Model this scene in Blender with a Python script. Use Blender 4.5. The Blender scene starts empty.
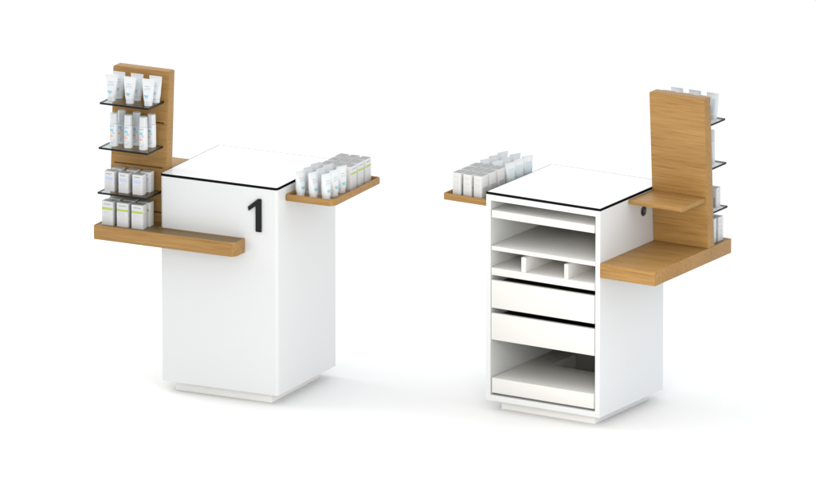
import bpy, bmesh, math, random
from mathutils import Vector, Matrix
random.seed(7)
scene = bpy.context.scene
col = scene.collection
R = math.radians

# ------------------------------------------------------------------ materials
def principled(name, rgb, rough=.5, spec=.5, **kw):
    m = bpy.data.materials.new(name); m.use_nodes = True
    b = m.node_tree.nodes['Principled BSDF']
    b.inputs['Base Color'].default_value = (*rgb, 1)
    b.inputs['Roughness'].default_value = rough
    b.inputs['Specular IOR Level'].default_value = spec
    for k, v in kw.items(): b.inputs[k].default_value = v
    return m

def mottled(name, rgb, rough, amount=.02, scale=14, spec=.5, bump=0.0):
    """painted / printed surface with a faint uneven tone and sheen"""
    m = principled(name, rgb, rough, spec)
    nt = m.node_tree; b = nt.nodes['Principled BSDF']
    tc = nt.nodes.new('ShaderNodeTexCoord'); nz = nt.nodes.new('ShaderNodeTexNoise')
    nz.inputs['Scale'].default_value = scale; nz.inputs['Detail'].default_value = 4
    nt.links.new(tc.outputs['Object'], nz.inputs['Vector'])
    cr = nt.nodes.new('ShaderNodeValToRGB')
    cr.color_ramp.elements[0].position = .0; cr.color_ramp.elements[1].position = 1
    cr.color_ramp.elements[0].color = (*[c*(1-amount) for c in rgb], 1)
    cr.color_ramp.elements[1].color = (*[min(1, c*(1+amount)) for c in rgb], 1)
    nt.links.new(nz.outputs['Fac'], cr.inputs['Fac']); nt.links.new(cr.outputs['Color'], b.inputs['Base Color'])
    mr = nt.nodes.new('ShaderNodeMapRange')
    mr.inputs['To Min'].default_value = rough*(1-3*amount); mr.inputs['To Max'].default_value = min(1, rough*(1+3*amount))
    nt.links.new(nz.outputs['Fac'], mr.inputs['Value']); nt.links.new(mr.outputs['Result'], b.inputs['Roughness'])
    if bump:
        n2 = nt.nodes.new('ShaderNodeTexNoise'); n2.inputs['Scale'].default_value = 500
        nt.links.new(tc.outputs['Object'], n2.inputs['Vector'])
        bp = nt.nodes.new('ShaderNodeBump'); bp.inputs['Strength'].default_value = bump; bp.inputs['Distance'].default_value = .001
        nt.links.new(n2.outputs['Fac'], bp.inputs['Height']); nt.links.new(bp.outputs['Normal'], b.inputs['Normal'])
    return m

def oak(name, light, mid, dark):
    """oak veneer, grain running along local x"""
    m = principled(name, mid, .45, .22)
    nt = m.node_tree; b = nt.nodes['Principled BSDF']; L = nt.links.new
    tc = nt.nodes.new('ShaderNodeTexCoord')
    def noise(sc, detail, rough=.55, dist=0.0):
        mp = nt.nodes.new('ShaderNodeMapping'); mp.inputs['Scale'].default_value = sc
        L(tc.outputs['Object'], mp.inputs['Vector'])
        n = nt.nodes.new('ShaderNodeTexNoise'); n.inputs['Scale'].default_value = 1
        n.inputs['Detail'].default_value = detail; n.inputs['Roughness'].default_value = rough
        n.inputs['Distortion'].default_value = dist
        L(mp.outputs['Vector'], n.inputs['Vector']); return n
    n1 = noise((3.2, 95, 95), 5, .66, .35)           # broad growth figure
    n2 = noise((12, 330, 330), 3, .6)               # fine pores
    n3 = noise((1.2, 7, 7), 2, .5)                 # board to board tone
    a = nt.nodes.new('ShaderNodeMath'); a.operation = 'MULTIPLY_ADD'; a.inputs[1].default_value = .62
    c = nt.nodes.new('ShaderNodeMath'); c.operation = 'MULTIPLY_ADD'; c.inputs[1].default_value = .3
    d = nt.nodes.new('ShaderNodeMath'); d.operation = 'MULTIPLY'; d.inputs[1].default_value = .2
    L(n3.outputs['Fac'], d.inputs[0]); L(n2.outputs['Fac'], c.inputs[0]); L(d.outputs[0], c.inputs[2])
    L(n1.outputs['Fac'], a.inputs[0]); L(c.outputs[0], a.inputs[2])
    cr = nt.nodes.new('ShaderNodeValToRGB'); e = cr.color_ramp.elements
    e[0].position = .39; e[0].color = (*dark, 1); e[1].position = .71; e[1].color = (*light, 1)
    k = e.new(.54); k.color = (*mid, 1)
    L(a.outputs[0], cr.inputs['Fac']); L(cr.outputs['Color'], b.inputs['Base Color'])
    bp = nt.nodes.new('ShaderNodeBump'); bp.inputs['Strength'].default_value = .12; bp.inputs['Distance'].default_value = .0008
    L(n2.outputs['Fac'], bp.inputs['Height']); L(bp.outputs['Normal'], b.inputs['Normal'])
    return m

M = {}
M['floor'] = mottled('white_studio_floor', (.805, .805, .805), .7, .002, .8, .1)
M['white'] = mottled('white_lacquer', (.64, .65, .655), .28, .0015, 6, .4)
M['white_shelf'] = mottled('white_melamine', (.66, .652, .632), .45, .002, 9, .35)
M['worktop_white'] = mottled('white_laminate', (.77, .77, .77), .3, .002, 8, .5)
M['plinth_white'] = mottled('white_plinth_laminate', (.86, .855, .84), .4, .002, 8, .4)
M['back_shade'] = mottled('grey_back_shade', (.17, .167, .16), .6, .03, 12, .2)  # dark grey standing in for the shade deep in the bays
M['black'] = principled('black_core_edge', (.007, .007, .007), .9, .0)
M['number'] = mottled('black_lacquer_number', (.010, .010, .011), .5, .1, 40, .2)
M['inner_shade'] = mottled('inner_shade_black', (.012, .012, .013), .5, .1, 20)  # near black that paints the shade in the drawer gaps
M['oak'] = oak('oak_veneer', (.385, .225, .079), (.315, .172, .054), (.208, .105, .029))
M['oak_shade'] = oak('shade_dark_oak', (.19, .128, .056), (.15, .098, .042), (.11, .07, .028))  # oak darkened to paint shade on the sunken ledge top
M['slot_shade'] = principled('dark_slot_shade', (.02, .014, .008), .8)  # slot shade put into the colour of the cut faces
M['glass_edge'] = principled('dark_glass_edge', (.006, .008, .010), .4, .2)
M['grommet'] = principled('grey_cable_grommet', (.07, .075, .08), .4)
M['plastic'] = mottled('white_tube_plastic', (.64, .655, .665), .33, .01, 30)
M['cap'] = mottled('white_cap_plastic', (.58, .60, .62), .25, .01, 30)
M['card_lid'] = mottled('grey_carton_lid', (.27, .27, .265), .5, .02, 30, .35)
M['card'] = mottled('white_carton_board', (.59, .59, .59), .5, .015, 30, .35)
M['green'] = mottled('lime_green_print', (.36, .48, .09), .45, .05, 60)
M['cyan'] = mottled('pale_cyan_print', (.22, .50, .60), .45, .08, 60)
M['lilac'] = mottled('pale_blue_print', (.42, .50, .72), .45, .08, 90)
M['orange'] = mottled('orange_print', (.80, .34, .16), .45, .06, 60)
M['pale_panel'] = mottled('pale_blue_panel', (.50, .585, .625), .4, .12, 160)
M['ink'] = mottled('grey_print', (.22, .23, .26), .5, .1, 60)
M['ink_blue'] = mottled('blue_grey_print', (.30, .37, .50), .5, .1, 60)
M['ink_pale'] = mottled('pale_grey_print', (.50, .50, .50), .5, .1, 60)

g = bpy.data.materials.new('clear_glass'); g.use_nodes = True
nt = g.node_tree; nt.nodes.clear()
out = nt.nodes.new('ShaderNodeOutputMaterial'); mix = nt.nodes.new('ShaderNodeMixShader')
tr = nt.nodes.new('ShaderNodeBsdfTransparent'); tr.inputs['Color'].default_value = (.72, .75, .74, 1)
gl = nt.nodes.new('ShaderNodeBsdfGlossy'); gl.inputs['Roughness'].default_value = .03
fr = nt.nodes.new('ShaderNodeFresnel'); fr.inputs['IOR'].default_value = 1.3
geo = nt.nodes.new('ShaderNodeNewGeometry'); inv = nt.nodes.new('ShaderNodeMath'); inv.operation = 'SUBTRACT'; inv.inputs[0].default_value = 1
mul = nt.nodes.new('ShaderNodeMath'); mul.operation = 'MULTIPLY'
nt.links.new(geo.outputs['Backfacing'], inv.inputs[1]); nt.links.new(fr.outputs[0], mul.inputs[0]); nt.links.new(inv.outputs[0], mul.inputs[1])
nt.links.new(mul.outputs[0], mix.inputs[0]); nt.links.new(tr.outputs[0], mix.inputs[1]); nt.links.new(gl.outputs[0], mix.inputs[2])
nt.links.new(mix.outputs[0], out.inputs[0]); M['glass'] = g

# ------------------------------------------------------------------ mesh helpers
def finish(bm, name, mats, smooth=None):
    bmesh.ops.recalc_face_normals(bm, faces=bm.faces)
    me = bpy.data.meshes.new(name); bm.to_mesh(me); bm.free()
    for m in (mats if isinstance(mats, (list, tuple)) else [mats]): me.materials.append(M[m])
    if smooth is not None:
        for p in me.polygons: p.use_smooth = True
        me.set_sharp_from_angle(angle=R(smooth))
    return me

def box(bm, x0, x1, y0, y1, z0, z1, bev=0.0, seg=2, mi=0):
    t = bmesh.new(); bmesh.ops.create_cube(t, size=1)
    for v in t.verts:
        v.co = Vector(((x0+x1)/2+v.co.x*(x1-x0), (y0+y1)/2+v.co.y*(y1-y0), (z0+z1)/2+v.co.z*(z1-z0)))
    if bev: bmesh.ops.bevel(t, geom=t.edges[:], offset=bev, segments=seg, affect='EDGES', profile=.5)
    for f in t.faces: f.material_index = mi
    merge(bm, t)

def merge(bm, t):
    me = bpy.data.meshes.new('tmp'); t.to_mesh(me); t.free(); bm.from_mesh(me); bpy.data.meshes.remove(me)

def prism(bm, poly, z0, z1, bev=0.0, mi=0, seg=2):
    """extrude an xy outline between two heights; bev rounds the top and bottom rims"""
    t = bmesh.new()
    lo = [t.verts.new((x, y, z0)) for x, y in poly]; hi = [t.verts.new((x, y, z1)) for x, y in poly]
    a = t.faces.new(lo[::-1]); b = t.faces.new(hi)
    n = len(poly)
    for i in range(n): t.faces.new((lo[i], lo[(i+1) % n], hi[(i+1) % n], hi[i]))
    if bev:
        bmesh.ops.bevel(t, geom=list(set(a.edges[:]+b.edges[:])), offset=bev, segments=seg, affect='EDGES', profile=.5)
    for f in t.faces: f.material_index = mi
    merge(bm, t)

def rounded(pts, n=14):
    """pts: (x, y, radius) corners -> outline with arcs at the rounded ones"""
    res = []; k = len(pts)
    for i, (x, y, r) in enumerate(pts):
        if not r: res.append((x, y)); continue
        p = Vector((x, y)); a = (Vector(pts[i-1][:2])-p).normalized(); b = (Vector(pts[(i+1) % k][:2])-p).normalized()
        h = a.angle(b)/2; d = r/math.tan(h); c = p+(a+b).normalized()*(r/math.sin(h))
        s, e = p+a*d-c, p+b*d-c
        for j in range(n+1):
            t = j/n; ang = s.angle(e)
            w = (s*math.sin((1-t)*ang)+e*math.sin(t*ang))/math.sin(ang)
            res.append((c.x+w.x, c.y+w.y))
    return res

def swap_yz(bm):
    for v in bm.verts: v.co = Vector((v.co.x, v.co.z, v.co.y))

def cut(me, cutters):
    """boolean difference of a mesh with a list of cutter meshes, result as mesh"""
    o = bpy.data.objects.new('solid', me); col.objects.link(o); cs = []
    for c in cutters:
        k = bpy.data.objects.new('cutter', c); col.objects.link(k); cs.append(k)
        md = o.modifiers.new('b', 'BOOLEAN'); md.operation = 'DIFFERENCE'; md.object = k; md.solver = 'EXACT'
        md.material_mode = 'TRANSFER'
    dg = bpy.context.evaluated_depsgraph_get(); dg.update()
    res = bpy.data.meshes.new_from_object(o.evaluated_get(dg))
    res.name = me.name
    for k in cs: bpy.data.objects.remove(k)
    bpy.data.objects.remove(o)
    return res

def cutter(mat, fn):
    b = bmesh.new(); fn(b); return finish(b, 'cutter', mat)

def soften(me, w=.0012, seg=2):
    """tiny rounded arrises on every sharp edge so that they catch light"""
    b = bmesh.new(); b.from_mesh(me)
    bmesh.ops.remove_doubles(b, verts=b.verts, dist=1e-6)
    es = [e for e in b.edges if len(e.link_faces) == 2 and e.calc_face_angle(0) > R(50)]
    bmesh.ops.bevel(b, geom=es, offset=w, segments=seg, affect='EDGES', profile=.5, clamp_overlap=True)
    b.to_mesh(me); b.free()
    for p in me.polygons: p.use_smooth = True
    me.set_sharp_from_angle(angle=R(35))
    return me

def obj(name, me, parent=None):
    o = bpy.data.objects.new(name, me); col.objects.link(o)
    if parent: o.parent = parent
    return o

def empty(name, loc, rz, label, cat, group=None):
    o = bpy.data.objects.new(name, None); col.objects.link(o)
    o.empty_display_size = .05
    o.location = loc; o.rotation_euler = (0, 0, rz); o['label'] = label; o['category'] = cat
    if group: o['group'] = group
    return o

# ------------------------------------------------------------------ counter (local: x width, y depth, number face at y=0)
W, D = .6, .58
ZB, ZS, ZT = .05, 1.0165, 1.0275          # underside of body, underside and top of worktop
LEAN = .064                               # backward lean of the display panel (dy per dz)
def face_y(z): return .05+(z-.775)*LEAN   # front face of the display panel
MESH = {}

def build_meshes():
    # body: U of front and two sides (rounded front corners) with floor and lid, open at the back
    t = .024; b = bmesh.new(); r = .016
    outl = rounded([(0, D, 0), (0, 0, r), (W, 0, r), (W, D, 0), (W-t, D, 0), (W-t, t, 0), (t, t, 0), (t, D, 0)])
    prism(b, outl, ZB, ZS-.0005)
    box(b, t+.0001, W-t-.0001, t+.0001, D-.0002, ZB+.0001, ZB+.026)
    box(b, t+.0001, W-t-.0001, t+.0001, D-.0002, .989, ZS-.0007)
    MESH['body'] = finish(b, 'body', 'white', 30)
    # cable hole through the side near the display panel
    def hole(bb):
        bmesh.ops.create_cone(bb, cap_ends=True, segments=40, radius1=.0205, radius2=.0205, depth=.08,
                              matrix=Matrix.Translation((0, .197, .932)) @ Matrix.Rotation(R(90), 4, 'Y'))
    MESH['body'] = cut(MESH['body'], [cutter('inner_shade', hole)])
    for p in MESH['body'].polygons: p.use_smooth = True
    MESH['body'].set_sharp_from_angle(angle=R(30))
    b = bmesh.new(); n = 40                                   # grommet ring set in that hole
    prof = [(.0232, -.0012), (.0232, -.0035), (.0175, -.0035), (.0165, -.002), (.0165, .022), (.0198, .022), (.0198, -.0012)]
    vs = [[b.verts.new((x, .197+rr*math.cos(2*math.pi*i/n), .932+rr*math.sin(2*math.pi*i/n))) for rr, x in prof] for i in range(n)]
    for i in range(n):
        for j in range(len(prof)):
            k = (j+1) % len(prof); b.faces.new((vs[i][j], vs[(i+1) % n][j], vs[(i+1) % n][k], vs[i][k]))
    MESH['grommet'] = finish(b, 'grommet', 'grommet', 40)
    # worktop: black core board with white face
    b = bmesh.new(); r2 = .012
    prism(b, rounded([(0, 0, r2), (W, 0, r2), (W, D, 0), (0, D, 0)]), ZS, ZT-.0002)
    MESH['core'] = finish(b, 'core', 'black', 30)
    b = bmesh.new(); i = .0036
    prism(b, rounded([(i, i, r2-.002), (W-i, i, r2-.002), (W-i, D-i, 0), (i, D-i, 0)]), ZT-.00015, ZT)
    MESH['face'] = finish(b, 'face', 'worktop_white')
    b = bmesh.new(); box(b, .055, .547, .04, .53, .001, ZB-.0005); MESH['plinth'] = soften(finish(b, 'plinth', 'plinth_white'))
    # inside, seen through the open back
    b = bmesh.new(); box(b, .031, .572, .03, D-.001, .910, .945); MESH['pull'] = soften(finish(b, 'pull', 'white_shelf'), .001)
    b = bmesh.new(); box(b, .027, .573, .026, D-.001, .757, .777); MESH['shelf'] = soften(finish(b, 'shelf', 'white_shelf'), .001)
    b = bmesh.new(); box(b, .029, .573, .026, D-.001, .641, .675); MESH['compartment'] = soften(finish(b, 'compartment', 'white_shelf'), .001)
    for k, (x0, x1) in enumerate(((.393, .416), (.169, .190))):
        b = bmesh.new(); box(b, x0, x1, .03, D-.003, .6752, .744); MESH['div%d' % k] = soften(finish(b, 'divider', 'white_shelf'), .001)
    for k, (z0, z1) in enumerate(((.487, .617), (.337, .462))):
        b = bmesh.new(); box(b, .029, .573, D-.020, D-.001, z0, z1); MESH['front%d' % k] = soften(finish(b, 'drawer_front', 'white_shelf'), .001)
        b = bmesh.new()
        box(b, .040, .052, .05, D-.0205, z0+.008, z1-.03); box(b, .548, .560, .05, D-.0205, z0+.008, z1-.03)
        box(b, .0525, .5475, .05, .062, z0+.008, z1-.03); box(b, .0525, .5475, .0625, D-.0205, z0+.008, z0+.016)
        # dark sheet added over the drawer, painting the shade of the gap above
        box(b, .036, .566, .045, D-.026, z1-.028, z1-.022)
        MESH['drawer%d' % k] = finish(b, 'drawer_box', 'inner_shade')
    b = bmesh.new()
    prism(b, [(.031, .255), (.45, .255), (.45, .03), (.570, .03), (.570, D-.002), (.031, D-.002)], .087, .157)
    MESH['tray_box'] = soften(finish(b, 'pull_out_base', 'white_shelf'), .001)
    b = bmesh.new(); box(b, .0243, W-.0243, .0243, .0258, ZB+.0265, .9885); MESH['back_shade'] = finish(b, 'back_shade', 'back_shade')  # added sheet, its dark colour paints the shade behind the shelves
    # oak L-shaped ledge with a shallow sunken front
    b = bmesh.new()
    prism(b, rounded([(-.289, -.103, 0), (.435, -.103, .03), (.435, -.0015, 0), (-.0015, -.0015, 0), (-.0015, .584, 0), (-.289, .584, 0)]), .708, .775)
    led = finish(b, 'ledge', ['oak'])
    inner = rounded([(-.2845, -.0985, 0), (.4305, -.0985, .0265), (.4305, -.006, 0), (-.006, -.006, 0), (-.006, .045, 0), (-.2845, .045, 0)])
    led = cut(led, [cutter('oak', lambda bb: prism(bb, inner, .7715, .80))])
    MESH['ledge'] = soften(led, .0010)
    sheet_outl = rounded([(-.2835, -.0975, 0), (.4295, -.0975, .0255), (.4295, -.007, 0), (-.007, -.007, 0), (-.007, .044, 0), (-.2835, .044, 0)])
    b = bmesh.new(); prism(b, sheet_outl, .7717, .7729); MESH['shade_sheet'] = finish(b, 'shade_sheet', 'oak_shade')  # thin added sheet carrying the painted shade of the recess
    # leaning oak display panel with saw-cut slots for the glass shelves
    b = bmesh.new()
    prism(b, rounded([(-.289, .7755, 0), (-.0015, .7755, 0), (-.0015, 1.481, .009), (-.289, 1.481, .009)]), .05, .106)
    swap_yz(b)
    for v in b.verts: v.co.y += (v.co.z-.775)*LEAN
    pan = finish(b, 'panel', ['oak'])
    cs = []
    for z in (.826, 1.0325, 1.2405):
        cs.append(cutter('slot_shade', lambda bb, z=z: box(bb, -.272, -.022, face_y(z)-.02, face_y(z)+.007, z-.0034, z+.0034)))
    MESH['panel'] = soften(cut(pan, cs), .0018)
    # glass shelves
    for k, z in enumerate((1.345, 1.1375, .930)):
        b = bmesh.new(); y1 = face_y(z)-.0008
        box(b, -.2745, -.0225, y1-.152, y1, z-.0095, z, .0006, 1)
        b.normal_update()
        for f in b.faces: f.material_index = 0 if abs(f.normal.z) > .9 or f.normal.y > .3 else 1
        MESH['glass%d' % k] = finish(b, 'glass', ['glass', 'glass_edge'])
    # small oak side shelf
    b = bmesh.new(); yb = .106+(1.0-.775)*LEAN+.0015
    box(b, -.283, -.0015, yb, .333, .9955, 1.0145); MESH['wing'] = soften(finish(b, 'wing', 'oak'), .0012)
    # oak product tray
    b = bmesh.new(); prism(b, rounded([(W+.0015, .08, .006), (.846, .08, .034), (.846, .553, .012), (W+.0015, .553, .006)]), .951, .981)
    ti = rounded([(W+.0095, .088, .004), (.838, .088, .027), (.838, .545, .006), (W+.0095, .545, .004)])
    MESH['tray'] = soften(cut(finish(b, 'tray', ['oak']), [cutter('oak', lambda bb: prism(bb, ti, .964, 1.0))]), .001)
    # number
    b = bmesh.new()
    prism(b, [(.521, .8135), (.521, .968), (.504, .968), (.4535, .926), (.4575, .9075), (.493, .934), (.493, .8135)], -.0095, -.0004)
    swap_yz(b); MESH['one'] = soften(finish(b, 'number', 'number'), .0008)
build_meshes()

def counter(name_loc, rz, label, number):
    t = empty('display_counter', name_loc, rz, label, 'counter', None)
    obj('cabinet_body', MESH['body'], t); obj('cable_grommet', MESH['grommet'], t)
    wt = obj('worktop', MESH['core'], t); obj('worktop_surface', MESH['face'], wt)
    obj('plinth', MESH['plinth'], t); obj('back_shade_sheet', MESH['back_shade'], t)
    obj('pull_out_shelf', MESH['pull'], t); obj('shelf', MESH['shelf'], t)
    cs = obj('compartment_shelf', MESH['compartment'], t)
    for k in (0, 1): obj('divider', MESH['div%d' % k], cs)
    for k in (0, 1):
        d = obj('drawer', MESH['drawer%d' % k], t); obj('drawer_front', MESH['front%d' % k], d)
    obj('pull_out_base', MESH['tray_box'], t)
    l = obj('display_ledge', MESH['ledge'], t); obj('ledge_shade_sheet', MESH['shade_sheet'], l)
    p = obj('display_panel', MESH['panel'], t)
    for k in range(3): obj('glass_shelf', MESH['glass%d' % k], p)
    obj('side_shelf', MESH['wing'], t); obj('product_tray', MESH['tray'], t)
    if number: obj('number', MESH['one'], t)
    return t

UA = ((-1.12879, -.62093, 0), -.465874)
UB = ((1.168535, -.762355, 0), 2.593876)
counter(*UA, 'white counter numbered 1 with oak display wing at left and oak product tray at right', True)
counter(*UB, 'white counter seen from its open back with drawers, shelves and tall plain oak panel', False)

# ------------------------------------------------------------------ products
def loft(bm, secs, mi=0, cap=True):
    rows = [[bm.verts.new(p) for p in s] for s in secs]; n = len(rows[0])
    for a, b in zip(rows, rows[1:]):
        for i in range(n):
            f = bm.faces.new((a[i], a[(i+1) % n], b[(i+1) % n], b[i])); f.material_index = mi
    if cap:
        bm.faces.new(rows[0][::-1]).material_index = mi; bm.faces.new(rows[-1]).material_index = mi

def ring(a, b, z, n=28): return [(a*math.cos(2*math.pi*i/n), b*math.sin(2*math.pi*i/n), z) for i in range(n)]

def patch(bm, front, x0, x1, z0, z1, mi, n=6, lift=.0004):
    """a print lying on the curved front: front(x, z) gives the y of the surface"""
    cols = []; rows = 2 if z1-z0 < .012 else 10
    for i in range(n+1):
        x = x0+(x1-x0)*i/n
        cols.append([bm.verts.new((x, front(x, z)-lift, z)) for z in [z0+(z1-z0)*q/rows for q in range(rows+1)]])
    for a, b in zip(cols, cols[1:]):
        for j in range(rows):
            bm.faces.new((a[j], b[j], b[j+1], a[j+1])).material_index = mi

def words(bm, front, x0, x1, z, h, mi, rnd, fill=.8, n=2):
    """one line of tiny illegible print: a few word-long dashes"""
    x = x0
    while x < x1-.002:
        w = rnd.uniform(.003, .010); e = min(x+w, x1)
        if rnd.random() < fill: patch(bm, front, x, e, z, z+h, mi, n)
        x = e+.0018

rnd = random.Random(3)
TUBE_H = .124
def tube_ab(z):
    t = max(0, min(1, (z-.022)/(.114-.022)))
    return .0205+.0115*t**.85, .0195*(1-t**2.1)+.0016
def tube_front(x, z):
    a, b = tube_ab(z); return -b*math.sqrt(max(0, 1-(x/a)**2))
b = bmesh.new()
zs = [.022+(.114-.022)*i/12 for i in range(13)]
loft(b, [ring(.0195, .0185, .0215)]+[ring(*tube_ab(z), z) for z in zs]+[ring(.0322, .0014, .1155), ring(.0325, .0012, TUBE_H)])
MESH['tube'] = finish(b, 'tube', 'plastic', 40)
b = bmesh.new()
loft(b, [ring(.0175, .0172, 0), ring(.0185, .0182, .001), ring(.0190, .0187, .019), ring(.0182, .0178, .0212)])
MESH['tube_cap'] = finish(b, 'tube_cap', 'cap', 40)
b = bmesh.new()
words(b, tube_front, -.012, .010, .090, .0026, 0, rnd, .95)
words(b, tube_front, -.017, .015, .080, .0022, 0, rnd); words(b, tube_front, -.014, .008, .0745, .0018, 0, rnd)
MESH['tube_text'] = finish(b, 'tube_text', 'ink_blue')
b = bmesh.new()
patch(b, tube_front, -.012, .004, .0435, .0520, 0); patch(b, tube_front, .005, .010, .046, .052, 0); patch(b, tube_front, -.008, .007, .039, .043, 0)
MESH['tube_logo'] = finish(b, 'tube_logo', 'cyan')
b = bmesh.new()                                        # pale blue panel of directions on the back
patch(b, tube_front, -.017, .017, .036, .098, 0, 8)
bmesh.ops.rotate(b, verts=b.verts, cent=(0, 0, 0), matrix=Matrix.Rotation(math.pi, 3, 'Z'))
MESH['tube_back'] = finish(b, 'tube_back', 'pale_panel')

def bot_r(z): return .0200
def bot_front(x, z): r = bot_r(z); return -math.sqrt(max(0, r*r-x*x))
b = bmesh.new()
loft(b, [ring(r, r, z) for r, z in ((.0186, 0), (.0200, .0015), (.0200, .103), (.0194, .1055), (.0176, .1065))])
MESH['bottle'] = finish(b, 'bottle', 'plastic', 40)
b = bmesh.new()
loft(b, [ring(r, r, z) for r, z in ((.0180, .1068), (.0190, .1075), (.0184, .150), (.0174, .1535), (.012, .1545))])
MESH['bottle_cap'] = finish(b, 'bottle_cap', 'cap', 40)
b = bmesh.new()
words(b, bot_front, -.014, .014, .0955, .0040, 0, rnd, .95); words(b, bot_front, -.013, .013, .0895, .0024, 0, rnd)
MESH['bottle_name'] = finish(b, 'bottle_name', 'ink_blue')
b = bmesh.new()
for z in (.0775, .0705): patch(b, bot_front, -.012, .006, z, z+.0060, 0)
words(b, bot_front, -.013, .013, .0655, .0024, 1, rnd); words(b, bot_front, -.013, .013, .0610, .0022, 1, rnd)
MESH['bottle_mark'] = finish(b, 'bottle_mark', ['cyan', 'ink_blue'])
b = bmesh.new()
patch(b, bot_front, -.011, -.001, .044, .056, 0); patch(b, bot_front, .0005, .006, .047, .050, 0)
MESH['bottle_spot'] = finish(b, 'bottle_spot', 'orange')
b = bmesh.new()
for z in (.033, .028, .021, .0165): words(b, bot_front, -.013, .012, z, .0020, 0, rnd)
MESH['bottle_small'] = finish(b, 'bottle_small', 'ink_blue')

def carton(key, w, d, h, big):
    b = bmesh.new(); box(b, -w/2, w/2, -d/2, d/2, 0, h, .0009, 2)
    b.normal_update()
    for f in b.faces:
        if f.normal.z > .9: f.material_index = 1           # unprinted grey board of the lid
    MESH[key] = finish(b, key, ['card', 'card_lid'], 40)
    fr = lambda x, z: -d/2
    b = bmesh.new()
    if big:
        patch(b, fr, -w/2+.0008, w/2-.0008, h*.645, h*.735, 0, 1)
        MESH[key+'_band'] = finish(b, key+'_band', 'green')
    else:
        for k in range(3):
            patch(b, fr, -w/2+.007+k*.0125, -w/2+.017+k*.0125, h*.56, h*.72, 0, 1)
        MESH[key+'_band'] = finish(b, key+'_band', 'lilac')
    b = bmesh.new()
    words(b, fr, -w*.32, w*.30, h*.86, .0034, 0, rnd, .95, 1); words(b, fr, -w*.30, w*.2, h*.81, .0018, 1, rnd, .9, 1)
    MESH[key+'_name'] = finish(b, key+'_name', ['ink', 'ink_pale'])
    b = bmesh.new()
    for zz in ((.56, .51, .44, .34, .29, .2, .12) if big else (.46, .40, .3, .25, .14)):
        words(b, fr, -w*.36, w*.3*rnd.uniform(.3, 1), h*zz, .0019, 0, rnd, .8, 1)
    MESH[key+'_text'] = finish(b, key+'_text', ['ink_pale'])
    # print on the two narrow sides and on the back
    def turned(sfx, fn, ang, mat):
        t = bmesh.new(); fn(t)
        bmesh.ops.rotate(t, verts=t.verts, cent=(0, 0, 0), matrix=Matrix.Rotation(ang, 3, 'Z'))
        MESH[key+sfx] = finish(t, key+sfx, mat)
    def side(t):
        for zz in (.82, .77, .62, .57, .44, .39, .26, .21, .13):
            words(t, lambda x, z: -w/2, -d*.3, d*.3*rnd.uniform(.5, 1), h*zz, .0019, 0, rnd, .85, 1)
    def back(t):
        for k in range(9):
            words(t, fr, -w*.4, w*.38, h*(.08+.05*k), .0026, 0, rnd, .95, 1)
    turned('_s1', side, R(90), 'ink_pale'); turned('_s2', side, R(-90), 'ink_pale'); turned('_back', back, R(180), 'ink')
carton('big', .058, .043, .113, True)
carton('small', .050, .040, .094, False)

def place(unit, x, y, z, rz):
    (ux, uy, _), a = unit
    return (ux+x*math.cos(a)-y*math.sin(a), uy+x*math.sin(a)+y*math.cos(a), z), a+rz

CART = lambda k: ('product_carton', 'carton', (('carton_box', k), ('colour_band', k+'_band'), ('printed_name', k+'_name'), ('printed_text', k+'_text'),
                                              ('side_text', k+'_s1'), ('side_text', k+'_s2'), ('back_text', k+'_back')))
KINDS = {'tube': ('cosmetic_tube', 'tube', (('tube_body', 'tube'), ('cap', 'tube_cap'), ('printed_text', 'tube_text'), ('logo', 'tube_logo'), ('back_label', 'tube_back'))),
         'bottle': ('lotion_bottle', 'bottle', (('bottle_body', 'bottle'), ('cap', 'bottle_cap'), ('printed_name', 'bottle_name'), ('logo', 'bottle_mark'),
                                                ('orange_mark', 'bottle_spot'), ('printed_text', 'bottle_small'))),
         'big': CART('big'), 'small': CART('small')}
def product(kind, unit, x, y, z, rz, label, group):
    name, cat, parts = KINDS[kind]
    loc, a = place(unit, x, y, z, rz)
    t = empty(name, loc, a, label, cat, group)
    for n, k in parts: obj(n, MESH[k], t)
    return t

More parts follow.
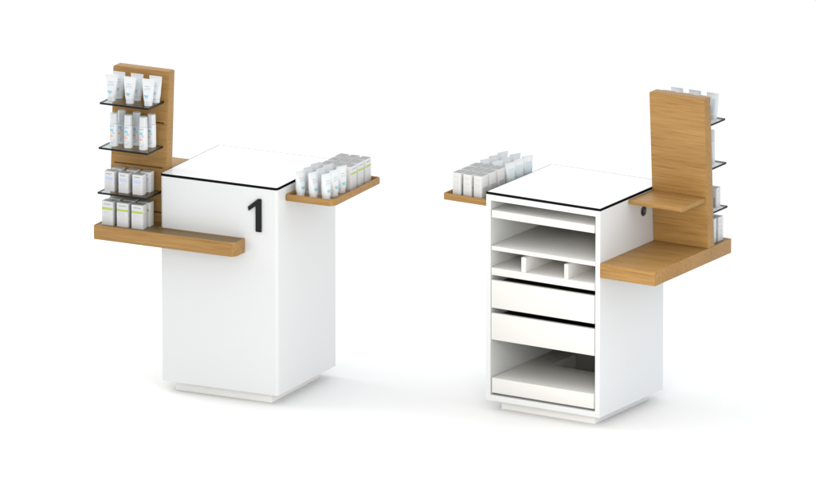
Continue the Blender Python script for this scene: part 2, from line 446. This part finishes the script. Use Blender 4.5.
for unit, who in ((UA, 'numbered counter'), (UB, 'open-backed counter')):
    jit = random.Random(11)
    j = lambda s=.0012: jit.uniform(-s, s)
    # glass shelves and ledge: two rows of three; columns counted from the white cabinet outwards
    rows = ((0, 'outer row'), (1, 'row against oak panel'))
    cols3 = ((0, 'farthest from cabinet'), (1, 'middle one'), (2, 'nearest cabinet'))
    for kind, z, xs, dx, ys, what, where in (
            ('tube', 1.3452, (-.236, -.142, -.047), .004, (-.020, .044), 'tapered white tube', 'top glass shelf'),
            ('bottle', 1.1377, (-.223, -.147, -.070), .010, (-.026, .034), 'slim white bottle', 'middle glass shelf'),
            ('small', .9302, (-.233, -.158, -.085), .008, (-.040, .020), 'small white carton', 'lower glass shelf'),
            ('big', .7731, (-.235, -.157, -.080), .004, (-.052, .005), 'green banded carton', 'oak ledge')):
        for r, rw in rows:
            for c, cw in cols3:
                product(kind, unit, xs[c]+dx*r+j(), ys[r]+j(), z, j(.03), f'{what}, {where}, {rw}, {cw}, {who}',
                        f'{KINDS[kind][1]}s on the {where} of the {who}')
    # tray: three rows of tubes then three rows of cartons, printed faces turned outwards
    colt = ('cabinet side', 'middle column', 'outer rim side')
    for r, rw in enumerate(('row at tray end', 'middle tube row', 'row next to cartons')):
        for c, cw in enumerate(colt):
            product('tube', unit, (.654, .719, .785)[c]+j(), .128+.076*r+j(), .9642, R(70)+j(.06),
                    f'white tube in oak tray, {rw}, {cw}, {who}', f'tubes in the oak tray of the {who}')
    for r, rw in enumerate(('row next to tubes', 'middle carton row', 'row at tray end')):
        for c, cw in enumerate(colt):
            product('big', unit, (.677, .733, .789)[c]+j(), .351+.073*r+j(), .9642, R(90)+j(.02),
                    f'green banded carton in oak tray, {rw}, {cw}, {who}', f'cartons in the oak tray of the {who}')

# ------------------------------------------------------------------ floor
b = bmesh.new(); bmesh.ops.create_grid(b, x_segments=2, y_segments=2, size=200)
fl = obj('floor', finish(b, 'floor', 'floor')); fl['kind'] = 'structure'

# ------------------------------------------------------------------ light
w = bpy.data.worlds.new('World'); scene.world = w; w.use_nodes = True
# even white studio surroundings, a little brighter and cooler on the right
wn = w.node_tree; bg = wn.nodes['Background']; bg.inputs['Strength'].default_value = 1.20
tc = wn.nodes.new('ShaderNodeTexCoord'); sx = wn.nodes.new('ShaderNodeSeparateXYZ'); wr = wn.nodes.new('ShaderNodeValToRGB')
mr = wn.nodes.new('ShaderNodeMapRange'); mr.inputs['From Min'].default_value = -1
wn.links.new(tc.outputs['Generated'], sx.inputs[0]); wn.links.new(sx.outputs['X'], mr.inputs['Value']); wn.links.new(mr.outputs['Result'], wr.inputs['Fac'])
wr.color_ramp.elements[0].color = (.93, .92, .90, 1); wr.color_ramp.elements[1].color = (1.06, 1.11, 1.18, 1)
wn.links.new(wr.outputs['Color'], bg.inputs['Color'])

def area(name, loc, target, size, power, rgb=(1, 1, 1)):
    l = bpy.data.lights.new(name, 'AREA'); l.shape = 'SQUARE'; l.size = size; l.energy = power; l.color = rgb
    o = bpy.data.objects.new(name, l); col.objects.link(o); o.location = loc
    o.rotation_euler = (Vector(target)-Vector(loc)).to_track_quat('-Z', 'Y').to_euler()
    return o
area('key_softbox', (-5.5, 1.2, 5.0), (0, -.3, .3), 4.5, 200, (1, .98, .95))
area('added_front_lamp', (.55, -3.6, 1.3), (.8, -1, .45), 1.1, 34, (1, .95, .82))  # added unseen lamp that brightens the right counter's open back

# ------------------------------------------------------------------ camera
cam = bpy.data.cameras.new('camera'); co = bpy.data.objects.new('camera', cam); col.objects.link(co)
TH, DIST = .26174775, 60
co.location = (0, -DIST*math.cos(TH), .5+DIST*math.sin(TH)); co.rotation_euler = (math.pi/2-TH, 0, 0)
cam.sensor_width = 36; cam.lens = 216.9357*DIST/816*36; cam.clip_start = .5; cam.clip_end = 600
scene.camera = co
scene.view_settings.view_transform = 'Standard'; scene.view_settings.look = 'None'
scene.view_settings.exposure = 0; scene.view_settings.gamma = 1
scene.cycles.use_denoising = True
scene.cycles.max_bounces = 10; scene.cycles.diffuse_bounces = 2; scene.cycles.transparent_max_bounces = 16
